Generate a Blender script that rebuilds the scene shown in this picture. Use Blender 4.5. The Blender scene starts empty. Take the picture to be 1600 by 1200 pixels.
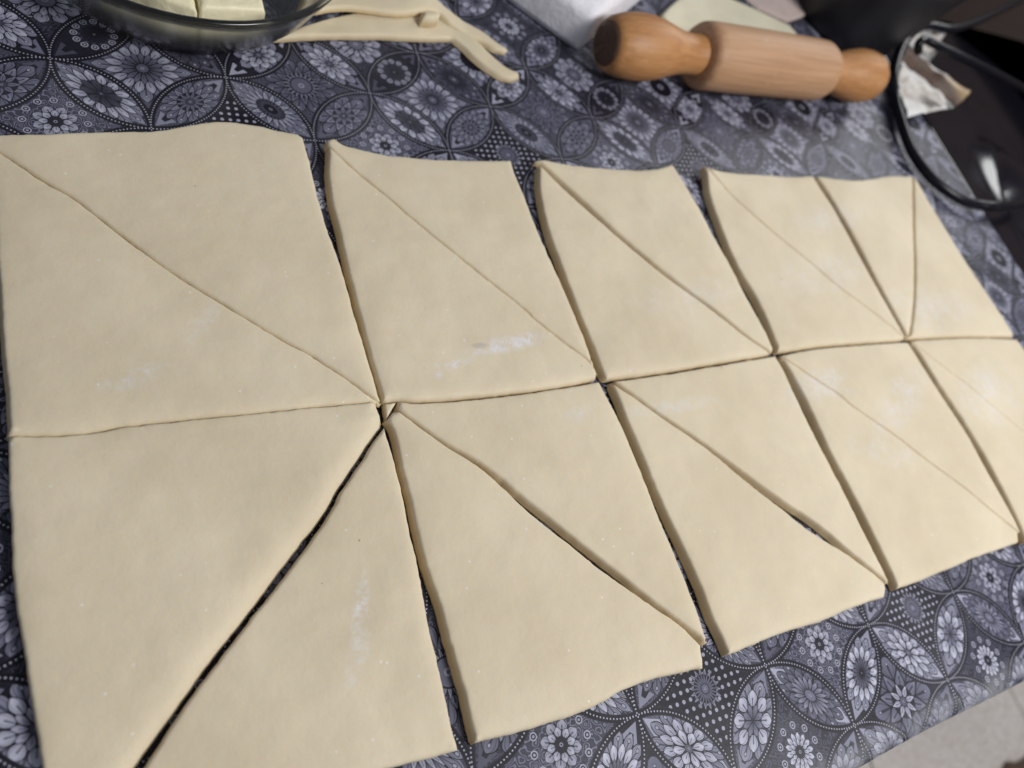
import bpy, bmesh, math, random
import numpy as np
from mathutils import Matrix, Vector, noise
from mathutils.geometry import delaunay_2d_cdt

S = bpy.context.scene
COL = S.collection
R = math.radians

# ------------------------------------------------------------------ camera, world, lamps
cam_d = bpy.data.cameras.new('camera')
cam = bpy.data.objects.new('camera', cam_d); COL.objects.link(cam); S.camera = cam
cam.matrix_world = Matrix(((0.8697, 0.0874, -0.4858, 0.0085),
                           (-0.2885, 0.8886, -0.3566, -0.3499),
                           (0.4005, 0.4503, 0.7980, 0.3191),
                           (0, 0, 0, 1)))
cam_d.sensor_fit = 'HORIZONTAL'; cam_d.sensor_width = 36.0
cam_d.lens = 1147.2255 / 1600 * 36.0
cam_d.clip_start = 0.01; cam_d.clip_end = 50
cam_d.dof.use_dof = True
cam_d.dof.focus_distance = 0.345
cam_d.dof.aperture_fstop = 6.5

W = bpy.data.worlds.new('World'); S.world = W; W.use_nodes = True
bg = W.node_tree.nodes['Background']
bg.inputs['Color'].default_value = (0.80, 0.86, 1.0, 1)
bg.inputs['Strength'].default_value = 0.20

def area(name, loc, target, size, power, color):
    d = bpy.data.lights.new(name, 'AREA'); d.shape = 'RECTANGLE'
    d.size, d.size_y = size; d.energy = power; d.color = color
    o = bpy.data.objects.new(name, d); COL.objects.link(o); o.location = loc
    o.rotation_euler = (Vector(target) - Vector(loc)).to_track_quat('-Z', 'Y').to_euler()
    return o
area('kitchen_ceiling_lamp', (0.86, -0.86, 1.10), (0.38, -0.2, 0), (0.45, 0.3), 16.2, (0.99, 0.98, 0.98))
area('window_light', (2.0, 0.75, 0.95), (0.5, 0.0, 0), (0.8, 0.6), 9.0, (0.97, 0.98, 0.97))

S.view_settings.view_transform = 'Standard'
try: S.view_settings.look = 'None'
except Exception: pass
S.view_settings.exposure = 0.0; S.view_settings.gamma = 1.0

# ------------------------------------------------------------------ object helpers
def tag(o, label=None, cat=None, group=None, kind=None):
    if label: o['label'] = label
    if cat: o['category'] = cat
    if group: o['group'] = group
    if kind: o['kind'] = kind
    return o

def link(name, me, mat=None, parent=None, smooth=True, loc=None):
    o = bpy.data.objects.new(name, me); COL.objects.link(o)
    if mat is not None: me.materials.append(mat)
    if smooth:
        for p in me.polygons: p.use_smooth = True
    if parent is not None: o.parent = parent
    if loc is not None: o.location = loc
    return o

def from_bm(name, bm, mat=None, parent=None, smooth=True, loc=None):
    me = bpy.data.meshes.new(name); bm.normal_update(); bm.to_mesh(me); bm.free()
    return link(name, me, mat, parent, smooth, loc)

def empty(name, loc):
    o = bpy.data.objects.new(name, None); COL.objects.link(o); o.location = loc
    o.empty_display_size = 0.02
    return o

def lathe(profile, n=64, axis_mat=None):
    """profile: (radius, height) pairs; closed at the ends where radius is 0"""
    bm = bmesh.new(); rings = []
    for r, z in profile:
        if r < 1e-6: rings.append([bm.verts.new((0, 0, z))])
        else: rings.append([bm.verts.new((r*math.cos(2*math.pi*k/n), r*math.sin(2*math.pi*k/n), z)) for k in range(n)])
    for a, b in zip(rings, rings[1:]):
        for k in range(n):
            k2 = (k+1) % n
            if len(a) == 1 and len(b) == 1: continue
            if len(a) == 1: bm.faces.new((a[0], b[k2], b[k]))
            elif len(b) == 1: bm.faces.new((a[k], a[k2], b[0]))
            else: bm.faces.new((a[k], a[k2], b[k2], b[k]))
    bmesh.ops.recalc_face_normals(bm, faces=bm.faces)
    if axis_mat is not None: bm.transform(axis_mat)
    return bm

def smooth_path(pts, sub=8):
    P = [Vector(p) for p in pts]; out = []
    for i in range(len(P)-1):
        p0, p1, p2, p3 = P[max(i-1, 0)], P[i], P[i+1], P[min(i+2, len(P)-1)]
        for k in range(sub):
            t = k/sub
            out.append(0.5*((2*p1)+(p2-p0)*t+(2*p0-5*p1+4*p2-p3)*t*t+(3*p1-p0-3*p2+p3)*t**3))
    out.append(P[-1]); return out

def tube(path, rad, n=14):
    bm = bmesh.new(); rings = []
    up = Vector((0, 0, 1)); L = len(path)
    for i, p in enumerate(path):
        t = (path[min(i+1, L-1)] - path[max(i-1, 0)]).normalized()
        s = t.cross(up)
        if s.length < 1e-4: s = Vector((1, 0, 0))
        s.normalize(); u = s.cross(t)
        r = rad(i/(L-1)) if callable(rad) else rad
        rings.append([bm.verts.new(p + s*r*math.cos(2*math.pi*k/n) + u*r*math.sin(2*math.pi*k/n)) for k in range(n)])
    for a, b in zip(rings, rings[1:]):
        for k in range(n): bm.faces.new((a[k], a[(k+1) % n], b[(k+1) % n], b[k]))
    for ring, p, sgn in ((rings[0], path[0], -1), (rings[-1], path[-1], 1)):
        q = (path[1]-path[0] if sgn < 0 else path[-1]-path[-2]).normalized()
        r = rad(0 if sgn < 0 else 1) if callable(rad) else rad
        c = bm.verts.new(p + q*sgn*r*0.6)
        for k in range(n): bm.faces.new((ring[k], ring[(k+1) % n], c))
    bmesh.ops.recalc_face_normals(bm, faces=bm.faces)
    return bm

def box(bm, c, s, bev=0.0):
    r = bmesh.ops.create_cube(bm, size=1.0)
    for v in r['verts']: v.co = Vector((c[0]+v.co.x*s[0], c[1]+v.co.y*s[1], c[2]+v.co.z*s[2]))
    if bev:
        es = list({e for v in r['verts'] for e in v.link_edges})
        bmesh.ops.bevel(bm, geom=es, offset=bev, segments=3, profile=0.5, affect='EDGES')

# ------------------------------------------------------------------ shader maths: python expressions -> Math nodes
class G:
    def __init__(self, mat):
        self.t = mat.node_tree; self.cache = {}
    def op(self, kind, *a):
        a = list(a)
        key = (kind,) + tuple(id(x.s) if isinstance(x, E) else float(x) for x in a)
        if key in self.cache: return self.cache[key]
        n = self.t.nodes.new('ShaderNodeMath'); n.operation = kind
        for k, x in enumerate(a):
            if isinstance(x, E): self.t.links.new(x.s, n.inputs[k])
            else: n.inputs[k].default_value = float(x)
        e = E(self, n.outputs[0]); self.cache[key] = e
        return e
class E:
    def __init__(self, g, s): self.g = g; self.s = s
    def __add__(s, o): return s.g.op('ADD', s, o)
    __radd__ = __add__
    def __sub__(s, o): return s.g.op('SUBTRACT', s, o)
    def __rsub__(s, o): return s.g.op('SUBTRACT', o, s)
    def __mul__(s, o): return s.g.op('MULTIPLY', s, o)
    __rmul__ = __mul__
    def __truediv__(s, o): return s.g.op('DIVIDE', s, o)
    def __rtruediv__(s, o): return s.g.op('DIVIDE', o, s)
    def __lt__(s, o): return s.g.op('LESS_THAN', s, o)
    def __gt__(s, o): return s.g.op('GREATER_THAN', s, o)
    def abs(s): return s.g.op('ABSOLUTE', s)
    def floor(s): return s.g.op('FLOOR', s)
    def frac(s): return s.g.op('FRACT', s)
    def sqrt(s): return s.g.op('SQRT', s)
    def sin(s): return s.g.op('SINE', s)
    def mod(s, o): return s.g.op('FLOORED_MODULO', s, o)
    def pow(s, o): return s.g.op('POWER', s, o)
    def max(s, o): return s.g.op('MAXIMUM', s, o)
    def min(s, o): return s.g.op('MINIMUM', s, o)
    def atan2(s, o): return s.g.op('ARCTAN2', s, o)
def mixf(a, b, m): return a + (b - a)*m          # a where m = 0, b where m = 1
def hyp(a, b): return (a*a + b*b).sqrt()

def new_mat(name):
    m = bpy.data.materials.new(name); m.use_nodes = True
    return m, m.node_tree, m.node_tree.nodes['Principled BSDF']

def ramp(t, fac, stops, mode='LINEAR'):
    n = t.nodes.new('ShaderNodeValToRGB'); cr = n.color_ramp; cr.interpolation = mode
    while len(cr.elements) > 1: cr.elements.remove(cr.elements[-1])
    cr.elements[0].position = stops[0][0]; cr.elements[0].color = stops[0][1]
    for p, c in stops[1:]:
        e = cr.elements.new(p); e.color = c
    t.links.new(fac.s if isinstance(fac, E) else fac, n.inputs['Fac'])
    return n

def tex_noise(t, vec, scale, detail=4, rough=0.55):
    n = t.nodes.new('ShaderNodeTexNoise'); n.inputs['Scale'].default_value = scale
    n.inputs['Detail'].default_value = detail; n.inputs['Roughness'].default_value = rough
    if vec is not None: t.links.new(vec, n.inputs['Vector'])
    return n

def mixcol(t, fac, a, b):
    n = t.nodes.new('ShaderNodeMix'); n.data_type = 'RGBA'
    for sock, x in ((n.inputs[0], fac), (n.inputs[6], a), (n.inputs[7], b)):
        if isinstance(x, E): t.links.new(x.s, sock)
        elif isinstance(x, bpy.types.NodeSocket): t.links.new(x, sock)
        else: sock.default_value = x
    return n.outputs[2]

def bump(t, height, strength, dist, bsdf):
    b = t.nodes.new('ShaderNodeBump'); b.inputs['Strength'].default_value = strength
    b.inputs['Distance'].default_value = dist
    t.links.new(height.s if isinstance(height, E) else height, b.inputs['Height'])
    t.links.new(b.outputs[0], bsdf.inputs['Normal'])

# ------------------------------------------------------------------ tablecloth print
def mat_print():
    m, t, bsdf = new_mat('mandala_oilcloth')
    g = G(m)
    uvn = t.nodes.new('ShaderNodeUVMap'); uvn.uv_map = 'UVMap'
    sep = t.nodes.new('ShaderNodeSeparateXYZ'); t.links.new(uvn.outputs[0], sep.inputs[0])
    u = E(g, sep.outputs[0]); v = E(g, sep.outputs[1])
    i = u.floor(); j = v.floor()
    lx = u - i - 0.5; ly = v - j - 0.5
    ax = lx.abs(); ay = ly.abs()
    rr = 0.70711
    dnx = hyp(1.0 - ax, ly); dny = hyp(lx, 1.0 - ay)
    ex = (dnx - rr).abs(); ey = (dny - rr).abs()
    sx = ax > ay
    inl = dnx.min(dny) < rr
    e = ex.min(ey)
    nearx = ex < ey
    phi = mixf(lx.atan2(1.0 - ay), ly.atan2(1.0 - ax), nearx)
    nd = 38.0
    fd = ((phi*(nd/1.5708)).frac() - 0.5)*(1.1107/nd)
    dots = hyp(fd, e) < 0.0064
    band = e < 0.026
    # motif coordinates and id of the motif
    iu = (u + 0.5).floor(); jv = (v + 0.5).floor()
    na = mixf(i, iu, sx*inl); nb = mixf(jv, j, sx)
    nb = mixf(j, nb, inl)
    s = mixf(lx, ly, sx)                      # along the leaf
    tt = mixf(v - jv, u - iu, sx)             # across the leaf
    x0 = mixf(lx, s, inl); y0 = mixf(ly, tt, inl)
    base = inl*(16.0 - 8.0*sx)
    mid = base + (na - nb).mod(4.0)*2.0 + na.mod(2.0)
    f = (mid + 0.5)/24.0
    # n1, R1, shade1, n2, R2, shade2, Rdisc, shadedisc, bg, nring, Rring, aspect, grid, curls, round, corner
    D = [
     (16, .30, .62, 16, .19, .30, .05, .30, .25, 0, .20, 1.0, 0, .25, .7, .85),   # d0e white corners
     (12, .27, .36, 20, .19, .50, .10, .34, .16, 0, .20, 1.0, 0, .45, .3, .00),   # d0o fuzzy blue
     ( 8, .17, .60,  8, .12, .70, .05, .02, .20, 12, .23, 1.0, 0, .80, .5, .35),  # d1e doily
     (18, .17, .55, 22, .13, .42, .035, .40, .02, 0, .20, 1.0, 1, .00, .3, .12),  # d1o dots
     (14, .15, .80, 12, .10, .75, .045, .05, .12, 10, .205, 1.0, 0, .30, .6, .30),# d2e ring flower
     ( 8, .30, .40,  8, .17, .72, .04, .30, .02, 0, .20, 1.0, 0, .00, .2, .20),   # d2o tulip star
     (14, .31, .62, 20, .205, .55, .15, .01, .03, 0, .2, 1.0, 0, .12, .8, .45),   # d3e dark eye
     (10, .29, .55, 14, .20, .62, .08, .35, .06, 12, .24, 1.0, 0, .35, .9, .30),  # d3o pebbles
    ]
    V = [  # leaves along the second axis
     (14, .13, .22, 12, .12, .10, .03, .03, .05, 12, .155, 1.05, 0, .10, .5, .25), # d0e wheel
     ( 8, .17, .70,  8, .12, .60, .03, .30, .03, 0, .16, 1.10, 0, .10, .8, .70),   # d0o clover
     ( 8, .185, .48, 8, .12, .42, .03, .20, .16, 0, .16, 1.30, 0, .30, .3, .30),   # d1e blue 8 petals
     (14, .18, .52, 12, .12, .40, .03, .22, .20, 0, .16, 1.25, 0, .40, .3, .55),   # d1o radial swirls
     ( 8, .185, .75, 8, .10, .40, .00, .30, .18, 0, .16, 1.35, 0, .45, .6, .50),   # d2e dark diamonds
     (14, .185, .80, 18, .11, .30, .02, .02, .02, 0, .16, 1.40, 0, .00, .8, .60),  # d2o daisy
     (10, .18, .45, 14, .11, .55, .05, .20, .10, 0, .16, 1.20, 0, .40, .5, .40),
     (12, .18, .60, 12, .12, .30, .04, .12, .06, 0, .16, 1.30, 0, .20, .4, .50),
    ]
    Hh = [  # leaves along the first axis
     (14, .185, .72, 8, .115, .18, .02, .15, .14, 0, .16, 1.75, 0, .55, .4, .80),  # d0e light star leaf
     (18, .185, .70, 20, .11, .28, .04, .04, .20, 0, .16, 1.60, 0, .30, .2, .50),  # d0o dark centre daisy
     (12, .185, .34, 18, .14, .50, .04, .45, .30, 0, .16, 1.50, 0, .90, .5, .75),  # d1e ornate
     (12, .19, .70, 8, .12, .80, .025, .30, .30, 0, .16, 1.45, 0, .25, .5, .75),   # d1o star flower
     (10, .18, .55, 14, .11, .40, .03, .10, .08, 0, .16, 1.50, 0, .30, .5, .50),
     ( 8, .18, .65, 12, .12, .45, .05, .20, .10, 0, .16, 1.60, 0, .20, .4, .60),
     (12, .17, .20, 16, .12, .14, .05, .20, .08, 0, .16, 1.40, 0, .35, .5, .30),   # d3e dark fuzzy
     (10, .19, .74, 10, .11, .60, .03, .22, .03, 0, .16, 1.25, 0, .06, .4, .45),   # d3o star daisy
    ]
    rows = D + V + Hh
    sc = (1/32, 2, 1, 1/32, 2, 1, 2, 1, 1, 1/32, 2, 0.25, 1, 1, 1, 1)
    par = []
    for q in range(4):
        n = ramp(t, f, [(k/24, tuple(r[q*4+c]*sc[q*4+c] for c in range(4))) for k, r in enumerate(rows)], 'CONSTANT')
        sp = t.nodes.new('ShaderNodeSeparateColor'); t.links.new(n.outputs[0], sp.inputs[0])
        par += [E(g, sp.outputs[0]), E(g, sp.outputs[1]), E(g, sp.outputs[2]), E(g, n.outputs[1])]
    n1 = par[0]*32; R1 = par[1]*0.5; s1 = par[2]; n2 = par[3]*32
    R2 = par[4]*0.5; s2 = par[5]; R3 = par[6]*0.5; s3 = par[7]
    bgv = par[8]; nr = (par[9]*32); Rr = par[10]*0.5; asp = par[11]*4
    grid = par[12]; curl = par[13]; rnd = par[14]; corn = par[15]
    x = x0/asp; y = y0
    r = hyp(x, y); a = y.atan2(x)*(1/6.28318) + 0.5
    val = bgv
    # curling line work on the ground of the motif, mirrored about both axes of the motif
    cmb = t.nodes.new('ShaderNodeCombineXYZ')
    t.links.new(x.abs().s, cmb.inputs[0]); t.links.new(y.abs().s, cmb.inputs[1]); t.links.new((mid*1.7).s, cmb.inputs[2])
    nz = tex_noise(t, cmb.outputs[0], 12.0, 0.6, 0.5)
    cz = (E(g, nz.outputs[0])*58.0).sin()
    val = mixf(val, 0.55, (cz > 0.15)*curl*(1.0 - grid))
    val = mixf(val, 0.10, ((E(g, nz.outputs[0])*58.0 + 1.2).sin() > 0.86)*curl)
    # dotted ground
    gx = ((x0 + y0)*10.0).frac() - 0.5; gy = ((x0 - y0)*10.0).frac() - 0.5
    val = mixf(val, 0.72, (hyp(gx, gy) < 0.23)*grid)
    # corner / tip ornaments
    q = mixf((ax + ay)*0.5, s.abs(), inl)
    w = mixf((ax - ay).abs()*0.7, tt.abs(), inl)
    tipw = mixf((0.475 - q)*0.62, (0.45 - q)*0.50, inl)
    t0 = mixf(0.335, 0.285, inl)
    tip = (w < tipw)*(q > t0)
    val = mixf(val, corn, tip*(corn > 0.05))
    val = mixf(val, 0.06, tip*(w < tipw*0.42)*(q < t0 + 0.07)*(corn > 0.05))
    # ring of little eyes
    nrs = nr.max(1.0)
    wa = ((a*nrs).frac() - 0.5)*(Rr*6.28318)/nrs
    er = hyp(wa, r - Rr)
    hasr = nr > 0.5
    val = mixf(val, 0.75, (er < 0.030)*hasr)
    val = mixf(val, 0.03, (er < 0.0205)*hasr)
    val = mixf(val, 0.70, (er < 0.0105)*hasr)
    def flower(val, n, Ro, Ri, shade, off, fat):
        w = ((a*n + off).frac() - 0.5).abs()*2.0
        rho = ((r - Ri)/(Ro - Ri)).max(0.0).min(1.0)
        wr = ((rho.pow(0.8 + fat*0.7)*3.14159).sin().max(0.0)).pow(0.62)*0.97
        wp = ((rho*3.6).min(1.0)*(1.0 - rho)*1.5).min(0.97)
        width = mixf(wp, wr, (fat if isinstance(fat, E) else E(g, t.nodes.new('ShaderNodeValue').outputs[0])*0.0 + fat) > 0.32)
        inside = (w < width)*(r < Ro)*(r > Ri)
        val = mixf(val, 0.015, inside)
        body = inside*(w < width - 0.16)
        val = mixf(val, shade*(0.86 + 0.40*rho), body)
        inset = body*((w - width*0.58).abs() < 0.04)
        val = mixf(val, shade*0.62, inset)
        vein = body*(w < 0.11)*(rho < 0.62)
        val = mixf(val, shade*0.42, vein)
        return val
    fringe = (1.0 - grid)*(1.0 - (nr > 0.5))
    val = mixf(val, flower(val, n1, R1*1.36, R1*0.62, s1*0.45 + 0.16, 0.5, 0.55), fringe)
    val = flower(val, n1, R1, R2*0.62, s1, 0.0, rnd)
    wb = ((a*n1 + 0.5).frac() - 0.5)*(R1*6.28318)*1.13/n1.max(1.0)
    tipdot = hyp(wb, r - R1*1.13)
    val = mixf(val, 0.02, (tipdot < 0.0150)*fringe)
    val = mixf(val, 0.70, (tipdot < 0.0105)*fringe)
    under = r < R2*0.86
    val = mixf(val, 0.05, under)
    val = flower(val, n2, R2, R3*0.75, s2, 0.5, rnd)
    val = mixf(val, 0.02, r < R3*1.14)
    val = mixf(val, s3, r < R3)
    val = mixf(val, 0.62, (r < R3*0.30)*(r > R3*0.16))
    # leaf outlines and dotted cords
    inner = (e < 0.031)*(e > 0.026)
    val = mixf(val, 0.10, inner)
    val = mixf(val, 0.012, band)
    val = mixf(val, 0.80, dots)
    # ink variation and pale edge
    geo = t.nodes.new('ShaderNodeNewGeometry')
    ink = tex_noise(t, geo.outputs['Position'], 18.0, 3.0)
    val = val*(0.82 + 0.36*E(g, ink.outputs[0]))
    cr = ramp(t, val, [(0.0, (0.006, 0.005, 0.010, 1)), (0.15, (0.028, 0.027, 0.043, 1)), (0.45, (0.160, 0.162, 0.230, 1)), (1.0, (0.57, 0.577, 0.685, 1))])
    # floury haze rubbed over the cloth
    fl = tex_noise(t, geo.outputs['Position'], 9.0, 5.0, 0.62)
    flf = (E(g, fl.outputs[0]) - 0.50).max(0.0)*0.45
    col = mixcol(t, flf, cr.outputs[0], (0.42, 0.42, 0.46, 1))
    # worn film and grazing sheen, both painted pale along the table edge
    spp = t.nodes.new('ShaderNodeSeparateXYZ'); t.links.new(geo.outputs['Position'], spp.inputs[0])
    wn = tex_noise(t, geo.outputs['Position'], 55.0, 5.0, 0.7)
    wear_sheen = ((-0.427 - E(g, spp.outputs[1]))*55.0).max(0.0).min(1.0)*((E(g, wn.outputs[0]) - 0.36)*3.0).max(0.0).min(0.5)
    col = mixcol(t, wear_sheen, col, (0.50, 0.50, 0.52, 1))
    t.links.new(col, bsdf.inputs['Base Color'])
    rn = tex_noise(t, geo.outputs['Position'], 30.0, 3.0)
    rg = E(g, rn.outputs[0])*0.20 + 0.36
    t.links.new(rg.s, bsdf.inputs['Roughness'])
    bsdf.inputs['Specular IOR Level'].default_value = 0.24
    wv = tex_noise(t, geo.outputs['Position'], 60.0, 3.0)
    bump(t, wv.outputs[0], 0.12, 0.002, bsdf)
    return m
M = {}
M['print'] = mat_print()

# ------------------------------------------------------------------ other materials
def simple(name, col, rough=0.5, metal=0.0, nscale=None, namt=0.0, bscale=None, bstr=0.0, bdist=0.001, **kw):
    m, t, b = new_mat(name)
    geo = t.nodes.new('ShaderNodeTexCoord')
    n = tex_noise(t, geo.outputs['Object'], nscale or 20.0, 4)
    lo = tuple(c*(1-namt) for c in col) + (1,); hi = tuple(min(1, c*(1+namt)) for c in col) + (1,)
    r = ramp(t, n.outputs[0], [(0.3, lo), (0.7, hi)])
    t.links.new(r.outputs[0], b.inputs['Base Color'])
    b.inputs['Roughness'].default_value = rough; b.inputs['Metallic'].default_value = metal
    if bscale:
        bn = tex_noise(t, geo.outputs['Object'], bscale, 3)
        bump(t, bn.outputs[0], bstr, bdist, b)
    for k, v in kw.items():
        b.inputs[k.replace('_', ' ')].default_value = v
    return m

def mat_dough(name, tint=(0.748, 0.650, 0.470), patches=True):
    m, t, b = new_mat(name); g = G(m)
    geo = t.nodes.new('ShaderNodeNewGeometry'); P = geo.outputs['Position']
    sp = t.nodes.new('ShaderNodeSeparateXYZ'); t.links.new(P, sp.inputs[0])
    X = E(g, sp.outputs[0]); Y = E(g, sp.outputs[1])
    big = tex_noise(t, P, 14.0, 4.0, 0.6)
    lo = tuple(c*k for c, k in zip(tint, (0.91, 0.895, 0.87))) + (1,)
    hi = tuple(min(1, c*k) for c, k in zip(tint, (1.05, 1.055, 1.07))) + (1,)
    r = ramp(t, big.outputs[0], [(0.30, lo), (0.70, hi)])
    col = r.outputs[0]
    # faint streaks left by the rolling pin
    mp = t.nodes.new('ShaderNodeMapping'); mp.inputs['Scale'].default_value = (9, 60, 30); mp.inputs['Rotation'].default_value = (0, 0, R(12))
    t.links.new(P, mp.inputs[0])
    st = tex_noise(t, mp.outputs[0], 1.0, 3.0)
    stf = (E(g, st.outputs[0]) - 0.52).max(0.0)*0.55
    col = mixcol(t, stf, col, tuple(c*0.86 for c in tint) + (1,))
    if patches:
        # dry flour rubbed on in patches: (x, y, angle, half length, half width, strength)
        spots = [(0.1585, -0.1995, 78, 0.0042, 0.0022, 1.6), (0.170, -0.196, 14, 0.010, 0.0022, 0.8), (0.203, -0.186, 8, 0.022, 0.0042, 1.15),
                 (0.094, -0.306, 70, 0.013, 0.0028, .9), (0.090, -0.322, 60, 0.012, 0.0035, .6), (0.49, -0.145, 10, 0.05, 0.014, .42), (0.50, -0.255, 25, 0.045, 0.012, .5),
                 (0.60, -0.18, 0, 0.05, 0.018, .45), (0.43, -0.235, 5, 0.035, 0.010, .6), (0.345, -0.16, 5, 0.04, 0.010, .35),
                 (0.46, -0.285, -20, 0.03, 0.010, .4), (0.615, -0.26, 10, 0.04, 0.02, .5), (0.05, -0.165, 50, 0.012, 0.004, .6),
                 (0.235, -0.232, 15, 0.012, 0.004, .5), (0.54, -0.09, 10, 0.04, 0.012, .4), (0.30, -0.235, 0, 0.03, 0.004, .4), (0.02, -0.19, 20, 0.012, 0.004, .5)]
        fl = tex_noise(t, P, 340.0, 5.0, 0.75); fv = E(g, fl.outputs[0])
        fl2 = tex_noise(t, P, 70.0, 4.0, 0.65); fv2 = E(g, fl2.outputs[0])
        tot = None
        for (px, py, an, a_, b_, k) in spots:
            c_, s_ = math.cos(R(an)), math.sin(R(an))
            dx = X - px; dy = Y - py
            ex = (dx*c_ + dy*s_)*(1/a_); ey = (dy*c_ - dx*s_)*(1/b_)
            w = (1.0 - (ex*ex + ey*ey)*0.5).max(0.0)*k
            tot = w if tot is None else tot.max(w)
        pf = (tot*((fv - 0.38)*4.5).max(0.0).min(1.0)*((fv2 - 0.36)*4.0).max(0.0).min(1.0)*1.3).min(0.85)
        col = mixcol(t, pf, col, (0.80, 0.78, 0.80, 1))
        # stray grains of flour and the odd dark speck
        for sc_, thr, c_, dens in ((420.0, 0.15, (0.85, 0.82, 0.76, 1), 0.011), (260.0, 0.10, (0.30, 0.24, 0.17, 1), 0.0035)):
            vo = t.nodes.new('ShaderNodeTexVoronoi'); vo.inputs['Scale'].default_value = sc_
            t.links.new(P, vo.inputs['Vector'])
            sc2 = t.nodes.new('ShaderNodeSeparateColor'); t.links.new(vo.outputs['Color'], sc2.inputs[0])
            hit = (E(g, vo.outputs['Distance']) < thr*1.6)*(E(g, sc2.outputs[0]) < dens)
            col = mixcol(t, hit*0.75, col, c_)
        # one smudge
        dx = (X - 0.1865)*(1/0.006); dy = (Y + 0.186)*(1/0.0022)
        sm = (1.0 - (dx*dx + dy*dy)).max(0.0)*0.35
        col = mixcol(t, sm, col, (0.30, 0.22, 0.20, 1))
    # moist, yellower inside bared by the knife, plus wall shade painted into the colour
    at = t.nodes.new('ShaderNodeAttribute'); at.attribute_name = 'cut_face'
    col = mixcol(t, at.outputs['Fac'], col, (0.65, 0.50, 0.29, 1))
    t.links.new(col, b.inputs['Base Color'])
    b.inputs['Roughness'].default_value = 0.62
    b.inputs['Specular IOR Level'].default_value = 0.35
    b.inputs['Subsurface Weight'].default_value = 0.30
    b.inputs['Subsurface Radius'].default_value = (1.0, 0.55, 0.22)
    b.inputs['Subsurface Scale'].default_value = 0.003
    f1 = tex_noise(t, P, 80.0, 5.0, 0.6); f2 = tex_noise(t, P, 420.0, 3.0, 0.6); f3 = tex_noise(t, P, 26.0, 2.0, 0.5)
    mr = t.nodes.new('ShaderNodeMapping'); mr.inputs['Scale'].default_value = (30, 85, 60); mr.inputs['Rotation'].default_value = (0, 0, R(-6))
    t.links.new(P, mr.inputs[0]); f4 = tex_noise(t, mr.outputs[0], 1.0, 3.0, 0.6)
    h = E(g, f4.outputs[0])*0.28 + E(g, f1.outputs[0])*0.7 + E(g, f2.outputs[0])*0.12 + E(g, f3.outputs[0])*3.0
    bump(t, h, 0.25, 0.0026, b)
    return m
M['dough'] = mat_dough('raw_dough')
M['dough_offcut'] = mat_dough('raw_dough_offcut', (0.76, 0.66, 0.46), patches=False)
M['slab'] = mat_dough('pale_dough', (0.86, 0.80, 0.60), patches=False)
M['butter'] = simple('butter', (0.95, 0.86, 0.58), 0.45, nscale=60, namt=0.06, bscale=90, bstr=0.5, bdist=0.003)
M['rind'] = simple('butter_rind', (0.72, 0.55, 0.22), 0.5, nscale=60, namt=0.1)
M['white'] = simple('white_paper', (0.88, 0.87, 0.90), 0.7, nscale=160, namt=0.05, bscale=220, bstr=0.35, bdist=0.002)
M['black_plastic'] = simple('black_plastic', (0.016, 0.015, 0.018), 0.45, nscale=30, namt=0.2)
M['bag'] = simple('black_glossy_leatherette', (0.010, 0.009, 0.015), 0.17, nscale=40, namt=0.2)
M['strap'] = simple('black_strap', (0.006, 0.006, 0.010), 0.30, nscale=60, namt=0.2, Specular_IOR_Level=0.22)
M['napkin'] = simple('pink_beige_cloth', (0.62, 0.50, 0.45), 0.9, nscale=40, namt=0.08, bscale=300, bstr=0.4)
M['grout'] = simple('grout', (0.10, 0.095, 0.09), 0.9, nscale=60, namt=0.2)
M['brown'] = simple('brown_wood', (0.14, 0.085, 0.055), 0.55, nscale=25, namt=0.35)

def mat_wood(name, a, bcol, rough=0.45):
    m, t, b = new_mat(name)
    tc = t.nodes.new('ShaderNodeTexCoord')
    mp = t.nodes.new('ShaderNodeMapping'); mp.inputs['Scale'].default_value = (14, 260, 260)
    t.links.new(tc.outputs['Object'], mp.inputs[0])
    n = tex_noise(t, mp.outputs[0], 1.0, 4, 0.6)
    r = ramp(t, n.outputs[0], [(0.3, a + (1,)), (0.7, bcol + (1,))])
    n2 = tex_noise(t, tc.outputs['Object'], 55.0, 5, 0.7)
    g = G(m)
    fl = (E(g, n2.outputs[0]) - 0.60).max(0.0)*2.0
    col = mixcol(t, fl.min(0.35), r.outputs[0], (0.70, 0.56, 0.44, 1))
    t.links.new(col, b.inputs['Base Color']); b.inputs['Roughness'].default_value = rough
    bump(t, n.outputs[0], 0.08, 0.001, b)
    return m
M['pin_barrel'] = mat_wood('beech_barrel', (0.43, 0.23, 0.118), (0.58, 0.345, 0.19), 0.55)
M['pin_handle'] = mat_wood('varnished_beech', (0.42, 0.185, 0.066), (0.57, 0.285, 0.105), 0.5)
M['pin_end'] = mat_wood('shaded_end_wood', (0.085, 0.045, 0.026), (0.13, 0.07, 0.04), 0.6)  # shade on the left end face, painted as a much darker wood
M['cabinet'] = mat_wood('brown_cabinet', (0.14, 0.10, 0.085), (0.20, 0.145, 0.12), 0.5)

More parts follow.
